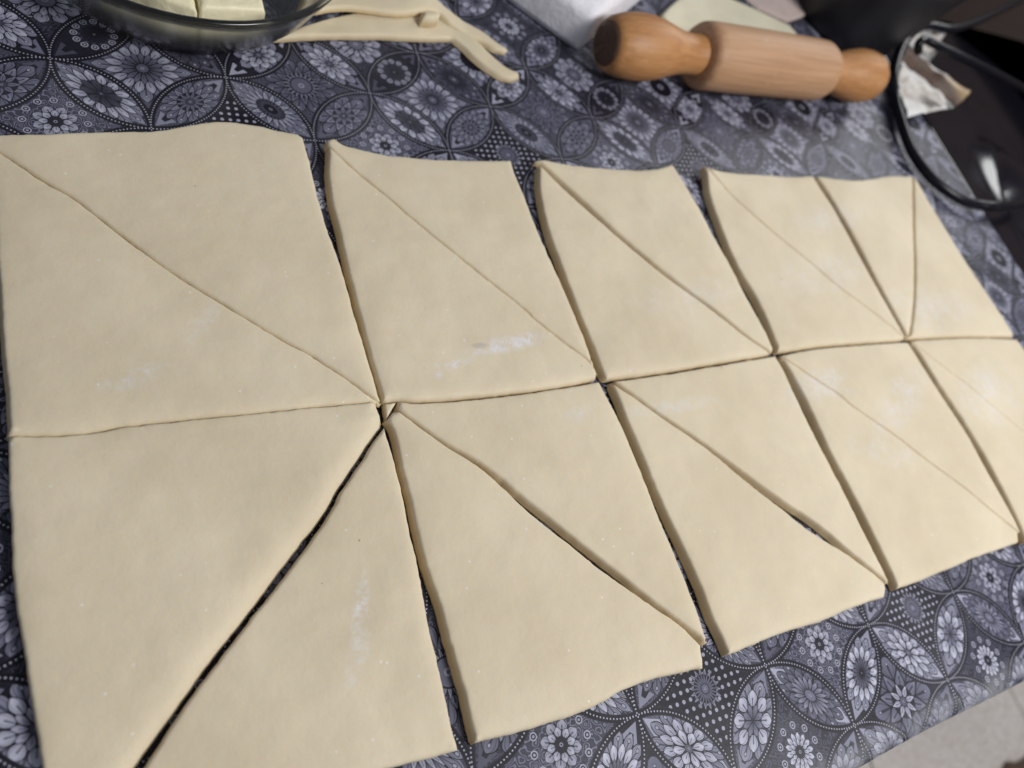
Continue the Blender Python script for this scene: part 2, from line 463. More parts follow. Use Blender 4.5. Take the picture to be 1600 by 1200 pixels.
def mat_tile():
    m, t, b = new_mat('speckled_floor_tile'); g = G(m)
    geo = t.nodes.new('ShaderNodeNewGeometry')
    n = tex_noise(t, geo.outputs['Position'], 130.0, 4, 0.75)
    n2 = tex_noise(t, geo.outputs['Position'], 7.0, 3)
    r = ramp(t, n.outputs[0], [(0.34, (0.66, 0.56, 0.48, 1)), (0.50, (0.88, 0.80, 0.72, 1)), (0.64, (0.95, 0.92, 0.88, 1))])
    col = mixcol(t, (E(g, n2.outputs[0]) - 0.4).max(0.0)*0.5, r.outputs[0], (0.62, 0.52, 0.47, 1))
    t.links.new(col, b.inputs['Base Color']); b.inputs['Roughness'].default_value = 0.4
    return m
M['tile'] = mat_tile()

def mat_glass():
    m, t, b = new_mat('smoky_glass')
    b.inputs['Base Color'].default_value = (0.80, 0.82, 0.80, 1)
    b.inputs['Transmission Weight'].default_value = 1.0
    b.inputs['Roughness'].default_value = 0.20; b.inputs['IOR'].default_value = 1.47
    tc = t.nodes.new('ShaderNodeTexCoord'); n = tex_noise(t, tc.outputs['Object'], 30.0, 2)
    bump(t, n.outputs[0], 0.03, 0.002, b)
    return m
M['glass'] = mat_glass()

def mat_paper():
    m, t, b = new_mat('stained_paper'); g = G(m)
    geo = t.nodes.new('ShaderNodeNewGeometry'); P = geo.outputs['Position']
    n = tex_noise(t, P, 42.0, 4, 0.6); n2 = tex_noise(t, P, 22.0, 2, 0.5)
    sp = t.nodes.new('ShaderNodeSeparateXYZ'); t.links.new(P, sp.inputs[0])
    # brown band across the middle of the sheet, brown right-hand tip
    q = (E(g, sp.outputs[0]) - 0.80)*0.78 + (E(g, sp.outputs[1]) - 0.117)*0.62
    bandm = ((q - 0.012).abs() < 0.022)*1.0
    r = ramp(t, n.outputs[0], [(0.35, (0.50, 0.44, 0.38, 1)), (0.52, (0.74, 0.72, 0.68, 1)), (0.75, (0.82, 0.82, 0.80, 1))])
    col = mixcol(t, bandm, r.outputs[0], (0.10, 0.055, 0.035, 1))
    tipm = ((E(g, sp.outputs[0]) - 0.845)*30.0).max(0.0).min(0.8)*(E(g, sp.outputs[1]) < 0.11)
    col = mixcol(t, tipm, col, (0.50, 0.33, 0.13, 1))
    t.links.new(col, b.inputs['Base Color']); b.inputs['Roughness'].default_value = 0.7
    bump(t, n2.outputs[0], 0.5, 0.006, b)
    return m
M['paper'] = mat_paper()

DATA = {
 'U1b': [[-27.4,-69.7],[-26.0,-103.4],[-25.4,-133.6],[-25.1,-158.8],[-25.0,-174.4],[-24.3,-186.1],[-24.0,-204.4],[-24.8,-210.0],[-25.6,-210.2],[-21.9,-210.7],[-13.6,-212.0],[-3.5,-212.8],[6.3,-212.7],[14.5,-211.4],[28.1,-211.4],[47.9,-211.4],[72.6,-211.5],[89.5,-211.5],[113.0,-211.8],[122.8,-211.9],[125.4,-213.2],[121.9,-210.4],[112.5,-199.8],[101.6,-189.1],[94.9,-182.6],[86.3,-176.7],[74.3,-165.8],[66.7,-159.1],[41.7,-136.6],[24.8,-117.9],[7.3,-97.1],[2.3,-92.2],[-7.1,-84.9],[-22.6,-69.2],[-29.6,-63.5]],
 'U1a': [[-29.6,-63.5],[-22.6,-69.2],[-7.1,-84.9],[2.3,-92.2],[7.3,-97.1],[24.8,-117.9],[41.7,-136.6],[66.7,-159.1],[74.3,-165.8],[86.3,-176.7],[94.9,-182.6],[101.6,-189.1],[112.5,-199.8],[121.9,-210.4],[125.4,-213.2],[125.6,-212.6],[125.4,-209.4],[124.9,-197.4],[124.3,-184.1],[123.3,-164.7],[123.2,-154.8],[122.8,-139.1],[122.0,-126.7],[119.9,-110.3],[119.4,-90.4],[119.3,-71.1],[119.5,-55.2],[118.9,-46.9],[116.8,-44.8],[114.2,-43.7],[104.3,-42.8],[100.7,-41.4],[87.6,-39.2],[76.2,-39.1],[64.7,-41.8],[51.8,-47.1],[38.1,-50.7],[33.8,-50.7],[16.8,-52.9],[-3.3,-56.2],[-22.2,-58.6],[-29.5,-60.1]],
 'L1a': [[-25.3,-218.5],[-25.3,-245.3],[-25.5,-260.9],[-24.9,-276.1],[-24.0,-286.4],[-22.6,-299.8],[-21.4,-314.0],[-20.1,-327.7],[-19.0,-339.3],[-18.2,-349.1],[-5.8,-352.4],[0.3,-345.7],[7.3,-339.1],[15.6,-330.6],[25.0,-321.7],[34.3,-312.1],[48.4,-299.5],[65.9,-282.9],[78.6,-270.9],[88.5,-262.2],[96.6,-252.2],[108.8,-239.5],[117.2,-230.7],[123.6,-223.6],[123.9,-220.9],[123.3,-215.4],[122.7,-212.6],[122.8,-211.9],[113.0,-211.8],[89.5,-211.5],[72.6,-211.5],[47.9,-211.4],[28.1,-211.4],[14.5,-211.4],[6.3,-212.7],[-3.5,-212.8],[-13.6,-212.0],[-21.9,-210.7],[-24.6,-210.8]],
 'L1b': [[118.1,-231.2],[109.8,-240.3],[97.8,-253.0],[90.1,-263.0],[72.2,-280.7],[57.2,-294.1],[44.3,-305.9],[28.9,-319.9],[19.9,-329.1],[9.9,-340.8],[3.0,-348.2],[-2.3,-354.6],[26.6,-359.5],[54.3,-363.1],[80.0,-366.2],[99.1,-367.9],[113.2,-369.3],[121.6,-369.5],[121.2,-362.0],[121.7,-349.1],[122.1,-334.2],[122.0,-320.2],[123.2,-303.5],[124.0,-292.5],[124.0,-273.2],[124.9,-263.5],[125.1,-252.9],[125.0,-242.9],[124.3,-231.7],[124.2,-225.3]],
 'L2b': [[129.0,-369.1],[137.7,-370.0],[147.7,-371.0],[156.7,-371.6],[166.0,-371.8],[175.5,-372.5],[184.1,-372.3],[192.8,-371.8],[203.9,-369.6],[216.4,-369.3],[228.6,-369.8],[244.3,-371.6],[249.7,-371.6],[254.5,-372.9],[256.9,-362.3],[249.7,-350.4],[239.5,-340.3],[230.8,-331.0],[214.2,-314.1],[202.7,-299.4],[191.1,-286.3],[183.5,-276.4],[174.2,-262.1],[164.2,-249.7],[153.4,-240.4],[142.9,-229.1],[133.3,-218.6],[130.4,-218.3],[126.2,-222.2],[127.7,-225.4],[128.3,-232.2],[127.3,-246.5],[127.5,-255.8],[127.5,-265.8],[127.0,-273.7],[126.9,-293.1],[128.1,-303.2],[129.0,-314.4],[128.9,-329.0],[129.6,-343.0],[129.7,-356.0],[129.3,-368.2]],
 'L2a': [[132.9,-217.5],[143.1,-228.4],[153.7,-239.4],[164.7,-248.1],[173.9,-257.3],[185.3,-272.4],[197.3,-286.5],[206.1,-297.5],[218.1,-311.4],[232.6,-328.8],[240.7,-338.7],[250.3,-349.3],[261.7,-362.3],[262.0,-361.7],[262.9,-350.7],[262.8,-337.0],[262.5,-321.7],[261.1,-298.8],[261.0,-284.7],[260.6,-264.9],[259.7,-245.6],[257.5,-228.7],[254.8,-214.6],[254.7,-213.8],[240.2,-214.8],[217.6,-215.7],[204.5,-216.3],[174.2,-216.4],[146.5,-215.6],[134.3,-213.2]],
 'U2b': [[131.4,-55.1],[127.9,-70.5],[125.8,-87.9],[126.0,-106.0],[125.8,-120.2],[125.3,-135.6],[125.6,-152.9],[125.5,-165.6],[125.8,-183.4],[126.4,-197.9],[126.9,-211.0],[126.6,-212.3],[134.5,-212.1],[146.7,-214.5],[174.7,-215.0],[205.0,-214.8],[218.0,-214.6],[240.8,-213.3],[254.2,-211.7],[256.0,-208.6],[254.7,-201.8],[239.9,-186.0],[227.6,-172.1],[222.5,-163.7],[202.4,-140.6],[186.9,-122.0],[169.7,-101.3],[157.0,-84.2],[144.2,-69.4],[131.7,-53.6]],
 'U2a': [[131.7,-53.6],[144.2,-69.4],[157.0,-84.2],[169.7,-101.3],[186.9,-122.0],[202.4,-140.6],[222.5,-163.7],[227.6,-172.1],[239.9,-186.0],[254.7,-201.8],[256.0,-208.6],[255.8,-210.2],[255.7,-204.8],[256.4,-188.4],[255.8,-173.6],[254.7,-150.2],[253.3,-135.5],[251.7,-115.6],[251.0,-100.5],[251.3,-79.5],[250.2,-67.3],[250.6,-56.3],[250.9,-52.6],[234.9,-54.4],[211.3,-55.7],[188.6,-56.5],[178.2,-55.4],[167.7,-55.8],[153.1,-53.2],[140.3,-51.0],[135.7,-46.7],[130.7,-49.5]],
 'U3b': [[269.3,-58.2],[263.9,-74.8],[260.5,-94.8],[258.7,-113.1],[258.7,-133.2],[258.8,-152.6],[258.9,-171.5],[260.0,-194.2],[259.6,-208.5],[260.5,-211.9],[261.0,-212.8],[289.4,-212.4],[315.9,-211.3],[345.0,-209.3],[391.5,-207.4],[400.5,-206.6],[399.3,-206.5],[383.5,-193.1],[370.3,-177.6],[357.5,-163.6],[337.4,-144.5],[315.5,-118.0],[296.4,-92.6],[279.0,-68.2],[270.2,-57.0]],
 'U3a': [[271.0,-53.2],[279.4,-61.7],[295.8,-83.7],[311.1,-107.3],[329.3,-130.2],[348.8,-151.8],[371.3,-174.7],[384.3,-191.7],[400.8,-206.1],[403.9,-203.9],[404.6,-193.5],[403.6,-181.3],[401.6,-162.1],[401.2,-137.1],[398.1,-113.0],[397.4,-89.2],[394.1,-66.0],[391.7,-50.6],[390.6,-45.3],[373.7,-51.3],[354.2,-53.9],[334.8,-54.1],[308.8,-53.7],[290.3,-52.8],[274.7,-51.3],[268.2,-52.9]],
 'L3b': [[271.4,-370.5],[274.1,-371.2],[291.4,-370.5],[312.0,-369.8],[329.6,-370.7],[347.6,-371.3],[365.4,-370.2],[387.7,-370.2],[399.4,-370.7],[404.3,-364.9],[397.0,-355.2],[384.2,-341.6],[371.4,-330.8],[361.7,-322.3],[347.2,-305.0],[334.9,-291.4],[322.8,-276.7],[319.1,-271.3],[306.7,-257.4],[288.8,-240.8],[276.4,-227.5],[263.1,-215.4],[263.9,-225.4],[263.9,-242.2],[265.2,-260.7],[265.3,-278.4],[266.8,-298.0],[269.7,-323.2],[270.4,-338.7],[269.9,-352.5],[271.5,-362.9],[271.6,-369.3]],
 'L3a': [[276.9,-226.3],[289.5,-239.3],[307.4,-255.9],[320.3,-269.1],[333.0,-282.7],[350.6,-301.3],[371.8,-320.6],[386.2,-339.6],[398.0,-353.8],[406.7,-364.3],[407.7,-363.7],[407.6,-359.8],[407.0,-336.6],[406.2,-308.3],[404.7,-284.4],[403.7,-259.8],[403.9,-236.2],[404.1,-220.0],[402.3,-208.7],[401.1,-208.6],[390.4,-209.2],[343.9,-211.5],[315.0,-213.0],[288.6,-214.1],[265.8,-214.5]],
 'U4b': [[416.5,-56.9],[412.1,-71.6],[410.0,-92.9],[406.7,-120.2],[406.9,-141.6],[410.4,-159.8],[410.6,-180.1],[408.3,-201.8],[406.9,-205.1],[406.4,-206.1],[425.1,-205.5],[451.6,-204.3],[487.7,-204.7],[519.4,-205.3],[545.6,-205.9],[548.0,-204.9],[545.8,-202.5],[535.3,-189.4],[520.3,-173.8],[502.3,-156.4],[487.0,-136.4],[470.3,-117.5],[457.5,-101.7],[436.1,-73.5],[427.1,-59.3],[419.1,-46.9]],
 'U4a': [[427.1,-59.3],[436.1,-73.5],[457.5,-101.7],[470.3,-117.5],[487.0,-136.4],[502.3,-156.4],[520.3,-173.8],[535.3,-189.4],[545.8,-202.5],[549.1,-204.4],[549.2,-193.0],[548.5,-165.5],[548.5,-137.0],[549.0,-106.8],[549.1,-82.2],[548.0,-74.3],[545.9,-61.7],[545.1,-48.1],[545.2,-46.8],[541.5,-46.3],[525.0,-48.8],[502.3,-49.5],[488.4,-49.1],[450.4,-49.7],[425.9,-50.1],[420.1,-46.2]],
 'U5a': [[549.8,-47.2],[552.4,-64.0],[553.3,-76.1],[554.3,-95.8],[553.7,-126.4],[552.3,-157.2],[552.2,-194.3],[551.5,-203.5],[552.2,-204.6],[558.4,-201.0],[585.5,-173.4],[612.6,-140.9],[638.7,-106.2],[676.5,-57.8],[690.1,-39.8],[689.9,-37.5],[653.7,-39.1],[625.4,-44.5],[598.6,-48.3],[572.5,-47.8],[552.0,-46.3]],
 'U5b': [[690.1,-39.8],[676.5,-57.8],[638.7,-106.2],[612.6,-140.9],[585.5,-173.4],[558.4,-201.0],[552.2,-204.6],[553.3,-205.3],[602.2,-206.7],[647.8,-209.0],[696.6,-212.8],[697.0,-210.3],[697.1,-193.5],[695.3,-175.0],[694.0,-156.9],[692.4,-136.3],[692.7,-113.2],[692.3,-93.9],[692.6,-69.7],[693.7,-56.2],[694.3,-45.6],[692.4,-38.1]],
 'L4b': [[411.5,-369.2],[418.4,-369.2],[435.0,-369.4],[453.7,-368.6],[481.3,-368.3],[491.9,-367.2],[521.2,-367.5],[549.1,-367.8],[554.6,-361.5],[536.6,-340.5],[522.6,-322.1],[495.3,-295.5],[480.8,-278.2],[464.4,-263.5],[449.4,-249.2],[444.1,-241.3],[425.6,-225.8],[411.6,-212.9],[407.3,-209.6],[409.4,-220.5],[410.9,-236.9],[410.8,-255.6],[409.6,-277.2],[411.5,-298.1],[412.8,-321.7],[413.1,-343.5],[413.0,-363.3],[411.5,-368.5]],
 'L4a': [[411.6,-212.9],[425.6,-225.8],[444.1,-241.3],[449.4,-249.2],[464.4,-263.5],[480.8,-278.2],[495.3,-295.5],[522.6,-322.1],[536.6,-340.5],[554.6,-361.5],[556.0,-361.8],[558.4,-358.5],[558.6,-340.6],[558.1,-317.6],[559.1,-288.6],[554.6,-261.9],[552.5,-245.1],[550.0,-218.6],[548.9,-207.8],[518.2,-206.8],[486.6,-206.3],[450.6,-205.8],[424.2,-206.9],[407.9,-208.6]],
 'L5a': [[553.5,-208.1],[563.5,-220.2],[592.2,-249.0],[606.1,-266.6],[628.5,-293.5],[671.4,-344.0],[718.2,-384.1],[716.4,-359.6],[707.0,-313.4],[703.0,-259.9],[697.1,-215.4],[646.2,-210.8],[600.7,-208.4],[554.4,-207.1]],
 'L5b': [[556.0,-221.3],[557.8,-245.7],[562.1,-271.3],[565.0,-306.7],[563.3,-336.6],[560.6,-358.0],[557.3,-367.1],[556.4,-368.8],[595.0,-369.3],[638.1,-372.7],[707.6,-383.7],[671.4,-344.0],[628.5,-293.5],[606.1,-266.6],[592.2,-249.0],[563.5,-220.2],[553.5,-208.1]],
 'scrap': [[126.4,-221.5],[133.7,-212.8],[126.8,-213.0]],
 'off_lower': [[117.1,32.3],[132.7,36.5],[153.5,41.8],[170.8,45.2],[188.6,48.3],[211.8,51.1],[231.4,54.4],[240.8,56.9],[246.1,51.8],[252.7,40.8],[259.2,32.8],[269.3,24.8],[276.5,23.6],[285.1,27.3],[285.5,31.7],[277.4,34.1],[269.9,42.6],[263.9,52.7],[257.3,62.7],[249.2,72.3],[238.2,78.8],[195.0,75.2],[157.1,59.5],[134.3,45.6]],
 'off_upper': [[134.0,48.9],[149.3,56.8],[164.9,62.7],[180.0,63.9],[195.2,63.8],[212.0,67.5],[226.4,74.5],[235.2,75.3],[241.0,67.9],[252.4,62.6],[265.0,58.7],[273.2,52.1],[280.7,51.0],[284.9,54.3],[277.9,58.7],[269.1,68.4],[258.7,74.8],[249.3,80.0],[238.6,87.4],[227.9,101.4],[199.5,100.4],[161.0,84.1],[141.4,67.5]],
 'off_curl': [[217.0,60.8],[223.5,61.0],[229.9,63.6],[232.4,69.0],[228.0,70.5],[219.0,68.5]],
 'slab': [[461.4,106.8],[479.4,98.9],[529.9,92.9],[616.6,96.1],[645.5,118.3],[636.0,149.0],[598.4,162.2],[557.5,173.6],[508.5,165.0],[476.2,140.8],[458.8,124.1]],
 'napkin': [[587.6,205.5],[610.2,172.7],[646.0,161.6],[687.2,180.8],[709.6,227.0],[662.3,239.6]],
 'paper': [[813.9,147.8],[784.1,118.4],[759.7,91.4],[737.6,61.6],[730.2,33.4],[784.6,46.8],[842.1,62.1],[888.5,89.1],[866.3,108.1],[842.5,127.5],[868.8,143.1],[898.7,168.0],[923.6,186.5],[906.6,192.7],[888.9,197.4],[845.6,169.9]],
 'handle1': [[1036.2,-14.3,-30.0],[906.7,-48.4,-10.0],[798.9,-72.0,10.0],[764.9,-69.3,8.0],[738.9,-61.9,8.0],[716.3,-39.1,8.0],[711.4,-7.2,8.0],[724.6,31.8,8.0],[737.7,65.7,10.0],[742.8,89.0,18.0],[775.3,124.5,24.0],[813.6,151.2,28.0],[848.9,166.0,30.0],[896.3,170.8,30.0],[996.6,213.2,20.0],[1168.8,296.5,0.0],[1375.0,396.6,-20.0],[1718.5,569.9,-60.0]],
 'handle2': [[803.9,123.9,25.0],[791.5,122.8,34.0],[804.9,128.7,36.0],[826.8,121.5,36.0],[883.4,120.0,30.0],[990.7,131.8,12.0],[1106.9,149.4,-10.0],[1267.6,167.0,-40.0]],
}


def mm(name): return [(a/1000.0, b/1000.0) for a, b in DATA[name]]

# ------------------------------------------------------------------ setting: floor with tiles, cabinet
def build_floor():
    bm = bmesh.new()
    bmesh.ops.create_grid(bm, x_segments=1, y_segments=1, size=6.0)
    fl = from_bm('floor', bm, M['grout'], smooth=False, loc=(1.0, 0.0, -0.754))
    tag(fl, 'pale speckled tile floor below the table edge', kind='structure')
    bm = bmesh.new(); sz = 0.45
    box(bm, (0, 0, -0.002), (sz-0.005, sz-0.005, 0.008), 0.0012)
    me = bpy.data.meshes.new('tile'); bm.to_mesh(me); bm.free(); me.materials.append(M['tile'])
    for a in range(-3, 4):
        for b in range(-3, 5):
            o = bpy.data.objects.new('tile', me); COL.objects.link(o); o.parent = fl
            o.location = (1.565 - 1.0 + (a+0.5)*sz, -0.62 + (b-0.42)*sz, 0.004)
build_floor()

bm = bmesh.new(); box(bm, (0, 0, 0.0), (0.06, 3.2, 1.5), 0.006)
cab = from_bm('cabinet', bm, M['cabinet'], smooth=False, loc=(2.75, 1.1, -0.0))
tag(cab, 'brown wooden cabinet front in the far background, top right corner', 'cabinet')

# ------------------------------------------------------------------ tablecloth on the table
X0, X1, Y0, Y1 = -0.75, 0.787, -0.4355, 1.0
def build_cloth():
    rad = 0.009; drop = 0.30
    def prof(lo, hi, step):
        # (position, z, unrolled length coordinate) across the table
        out = []
        out.append((lo - rad, -drop, lo - rad*1.571 - (drop - rad)))
        out.append((lo - rad, -rad, lo - rad*1.571))
        for k in range(1, 7):
            th = k/7*math.pi/2
            out.append((lo - rad*math.cos(th), -rad + rad*math.sin(th), lo - rad*(math.pi/2 - th)))
        n = max(2, int((hi-lo)/step))
        for k in range(n+1): out.append((lo + (hi-lo)*k/n, 0.0, lo + (hi-lo)*k/n))
        for k in range(6, 0, -1):
            th = k/7*math.pi/2
            out.append((hi + rad*math.cos(th), -rad + rad*math.sin(th), hi + rad*(math.pi/2 - th)))
        out.append((hi + rad, -rad, hi + rad*1.571)); out.append((hi + rad, -drop, hi + rad*1.571 + drop - rad))
        return out
    px = prof(X0, X1, 0.03); py = prof(Y0, Y1, 0.03)
    verts = []; uvs = []
    k = 1/(math.sqrt(2)*0.06)
    for (x, zx, ux) in px:
        for (y, zy, uy) in py:
            z = min(zx, zy)
            # a hem that is not quite straight
            wob = 0.0012*noise.noise(Vector((ux*9, uy*9, 3.1))) if z < -0.0001 else 0.0
            verts.append((x, y + wob, z)); uvs.append(((ux - uy)*k, (ux + uy)*k))
    ny = len(py); faces = []
    for a in range(len(px)-1):
        for b in range(ny-1):
            f = (a*ny+b, (a+1)*ny+b, (a+1)*ny+b+1, a*ny+b+1)
            faces.append(f)
    me = bpy.data.meshes.new('tablecloth'); me.from_pydata(verts, [], faces); me.update()
    uv = me.uv_layers.new(name='UVMap')
    for l in me.loops: uv.data[l.index].uv = uvs[l.vertex_index]
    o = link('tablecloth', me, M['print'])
    tag(o, 'dark oilcloth printed with grey and lilac flower medallions in dotted circles', 'tablecloth')
build_cloth()

# ------------------------------------------------------------------ dough
def resample(P, step):
    out = []
    n = len(P)
    for i in range(n):
        a = np.array(P[i]); b = np.array(P[(i+1) % n]); L = np.linalg.norm(b-a)
        k = max(1, int(round(L/step)))
        for q in range(k): out.append(a + (b-a)*q/k)
    return np.array(out)

def chaikin(P):
    """round only the shallow corners so that straight runs flow and real corners stay"""
    n = len(P); out = []
    for i in range(n):
        p, q, r_ = (np.array(P[(i+d) % n]) for d in (-1, 0, 1))
        a = q-p; b = r_-q
        c = a.dot(b)/(np.linalg.norm(a)*np.linalg.norm(b)+1e-12)
        if c > math.cos(R(38)):
            out.append(tuple(q - a*0.2)); out.append(tuple(q + b*0.2))
        else: out.append(tuple(q))
    return out

def dough_sheet(outline, T, seed, shrink=0.00016, rt=0.0012, droop=0.0009, dw=0.005, wav=0.0007, lifts=(), zfun=None, flare=0.0014, roll=(0.006, 0.0), step=0.0022, inner=0.0045):
    """a cut sheet of dough: outline in metres (counter-clockwise), T thick, with a rounded drooping rim"""
    rs = random.Random(seed)
    P = resample(chaikin(chaikin(outline)), step)
    n = len(P)
    # outward normals
    tn = np.roll(P, -1, 0) - np.roll(P, 1, 0); tn /= (np.linalg.norm(tn, axis=1)[:, None] + 1e-12)
    nrm = np.c_[tn[:, 1], -tn[:, 0]]
    jit = np.array([noise.noise(Vector((p[0]*170, p[1]*170, seed*3.7)))*0.00030 + noise.noise(Vector((p[0]*600, p[1]*600, seed*1.3)))*0.00026 for p in P])
    P = P + nrm*(jit[:, None] - shrink)
    A = P; B = np.roll(P, -1, 0); AB = B - A; L2 = (AB**2).sum(1) + 1e-16
    def dist(Q, want=False):
        d = np.empty(len(Q)); ix = np.zeros(len(Q), int)
        for s in range(0, len(Q), 400):
            q = Q[s:s+400, None, :]
            t_ = np.clip(((q - A[None])*AB[None]).sum(2)/L2[None], 0, 1)
            dq = (((A[None] + t_[..., None]*AB[None]) - q)**2).sum(2)
            d[s:s+400] = np.sqrt(dq.min(1)); ix[s:s+400] = dq.argmin(1)
        return (d, ix) if want else d
    def inside(Q):
        c = np.zeros(len(Q), bool)
        for i in range(n):
            a, b = A[i], B[i]
            cond = (a[1] > Q[:, 1]) != (b[1] > Q[:, 1])
            xx = (b[0]-a[0])*(Q[:, 1]-a[1])/(b[1]-a[1]+1e-18) + a[0]
            c ^= cond & (Q[:, 0] < xx)
        return c
    pts = []
    for off in (0.0005, 0.0011, 0.0019, 0.0034, 0.0058):
        Q = P - nrm*off
        k = inside(Q); Q = Q[k]; Q = Q[dist(Q) > off*0.86]
        pts.append(Q)
    lo, hi = P.min(0), P.max(0)
    gx = np.arange(lo[0], hi[0], inner); gy = np.arange(lo[1], hi[1], inner)
    Gd = np.array([(x_ + rs.uniform(-.3, .3)*inner, y_ + rs.uniform(-.3, .3)*inner) for x_ in gx for y_ in gy]).reshape(-1, 2)
    if len(Gd):
        Gd = Gd[inside(Gd)]
        if len(Gd): Gd = Gd[dist(Gd) > 0.0075]; pts.append(Gd)
    I = np.vstack([q for q in pts if len(q)])
    allp = np.vstack([P, I])*1000.0
    ed = [(i, (i+1) % n) for i in range(n)]
    V, _, F, OV, _, _ = delaunay_2d_cdt([Vector(p) for p in allp], ed, [], 1, 1e-5)
    V = np.array([(v[0], v[1]) for v in V])/1000.0
    d, ix = dist(V, True); d[d < 2e-5] = 0
    facing = np.clip((nrm[ix]@np.array((0.6, -0.8)) - 0.35)*2.2, 0, 1)
    def lift(x_, y_):
        z = 0.0
        for (cx, cy, rr_, am) in lifts:
            q = math.hypot(x_-cx, y_-cy)/rr_
            if q < 1: z += am*(1-q)**1.6
        if zfun: z += zfun(x_, y_)
        return z
    verts = []; faces = []
    for (x_, y_), dd, fc in zip(V, d, facing):
        k = 1 - min(dd/rt, 1.0)
        z = T - rt*(1 - math.sqrt(max(0.0, 1 - k*k))) - droop*math.exp(-dd/dw)
        kr = 1 - min(dd/roll[0], 1.0)
        z -= roll[1]*fc*(1 - math.sqrt(max(0.0, 1 - kr*kr*0.96)))
        z += wav*(noise.noise(Vector((x_*22, y_*22, seed*0.37))) + 0.5*noise.noise(Vector((x_*55, y_*55, seed*0.11 + 5))))*min(1.0, dd/0.006)
        verts.append((x_, y_, z + lift(x_, y_)))
    for f in F: faces.append(tuple(f))
    # rim: map the outline to output verts
    o2n = {}
    for ni, ol in enumerate(OV):
        for o_ in ol: o2n[o_] = ni
    rim = [o2n[i] for i in range(n)]
    prev = rim
    for (fl, zf) in ((0.35, 0.48), (0.75, 0.22), (1.0, 0.05)):
        ring = []
        for i in range(n):
            # the knife dragged the left-hand walls outward
            x_, y_ = P[i] + nrm[i]*fl*(0.0002 + flare*max(0.0, min(1.0, -nrm[i][0]*1.6 - 0.3)))
            ring.append(len(verts)); verts.append((x_, y_, 0.0003 + (T-rt-droop)*zf + lift(*P[i])))
        for i in range(n):
            k = (i+1) % n
            if prev[i] != prev[k]: faces.append((prev[i], ring[i], ring[k], prev[k]))
            else: faces.append((prev[i], ring[i], ring[k]))
        prev = ring
    # underside
    faces.append(tuple(reversed(prev)))
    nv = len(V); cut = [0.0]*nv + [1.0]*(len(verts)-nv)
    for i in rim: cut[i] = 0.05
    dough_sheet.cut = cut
    return verts, faces

def dough_obj(name, key_or_pts, mat, seed, z0=0.0003, **kw):
    pts = mm(key_or_pts) if isinstance(key_or_pts, str) else key_or_pts
    verts, faces = dough_sheet(pts, kw.pop('T', 0.0068), seed, **kw)
    cx = sum(p[0] for p in pts)/len(pts); cy = sum(p[1] for p in pts)/len(pts)
    me = bpy.data.meshes.new(name)
    me.from_pydata([(x_-cx, y_-cy, z_) for x_, y_, z_ in verts], [], faces); me.update()
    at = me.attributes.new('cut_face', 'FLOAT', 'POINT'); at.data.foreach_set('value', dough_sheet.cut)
    return link(name, me, mat, loc=(cx, cy, z0))

TRI = [
 ('U1a', 'back row dough triangle at far left, its long top edge below the glass bowl', ()),
 ('U1b', 'back row dough triangle at the left edge, above the uncut end of the cut', ()),
 ('U2a', 'back row dough triangle second from left, upper right half below the dough offcuts', ((.131, -.046, .03, .0025),)),
 ('U2b', 'back row dough triangle bearing the rectangular flour smear beside its slanted cut', ((.131, -.049, .03, .003),)),
 ('U3a', 'back row dough triangle below the left handle of the rolling pin, upper half', ((.269, -.05, .03, .002),)),
 ('U3b', 'back row dough triangle third from left, lower half with curled pointed top corner', ((.264, -.054, .03, .003),)),
 ('U4a', 'back row dough triangle below the barrel of the rolling pin, upper half', ((.425, -.05, .03, .003),)),
 ('U4b', 'back row dough triangle fourth from left, lower half with brown edge toward the gap', ((.418, -.054, .035, .0035),)),
 ('U5a', 'narrow dough wedge between two cuts below the right knob of the rolling pin', ()),
 ('U5b', 'back row dough triangle at the rounded far right corner beside the black strap', ()),
 ('L1a', 'largest front row dough triangle at left, its right edge rolled down to a black gap', ()),
 ('L1b', 'front row dough triangle right of the wide black slanting gap, flour smear in its middle', ()),
 ('L2a', 'second column front row dough triangle, upper right half ending in a point', ()),
 ('L2b', 'second column front row dough triangle along the near edge, with brown left side', ()),
 ('L3a', 'third column front row dough triangle, upper right half next to the brown cut', ()),
 ('L3b', 'third column front row dough triangle along the near edge over the printed flowers', ()),
 ('L4a', 'fourth column front row dough triangle, upper right half with white flour haze', ()),
 ('L4b', 'fourth column front row dough triangle along the near edge, nearest the floor tiles', ()),
 ('L5a', 'front row dough triangle cut off by the right picture edge, upper half', ()),
 ('L5b', 'front row dough sliver at the right picture edge, below the faint last cut', ()),
]
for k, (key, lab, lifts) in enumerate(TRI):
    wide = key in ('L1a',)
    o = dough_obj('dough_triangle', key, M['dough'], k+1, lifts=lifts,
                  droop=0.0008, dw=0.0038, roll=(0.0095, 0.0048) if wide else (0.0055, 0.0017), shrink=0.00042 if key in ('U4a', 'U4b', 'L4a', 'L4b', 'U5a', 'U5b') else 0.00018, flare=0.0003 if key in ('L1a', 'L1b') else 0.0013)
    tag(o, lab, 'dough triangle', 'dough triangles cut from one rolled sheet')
o = dough_obj('dough_scrap', 'scrap', M['dough'], 40, T=0.0052, rt=0.001, droop=0.0003, flare=0.0003, step=0.0012, inner=0.002)
tag(o, 'tiny three sided dough scrap at the crossing of the first cuts', 'dough scrap')

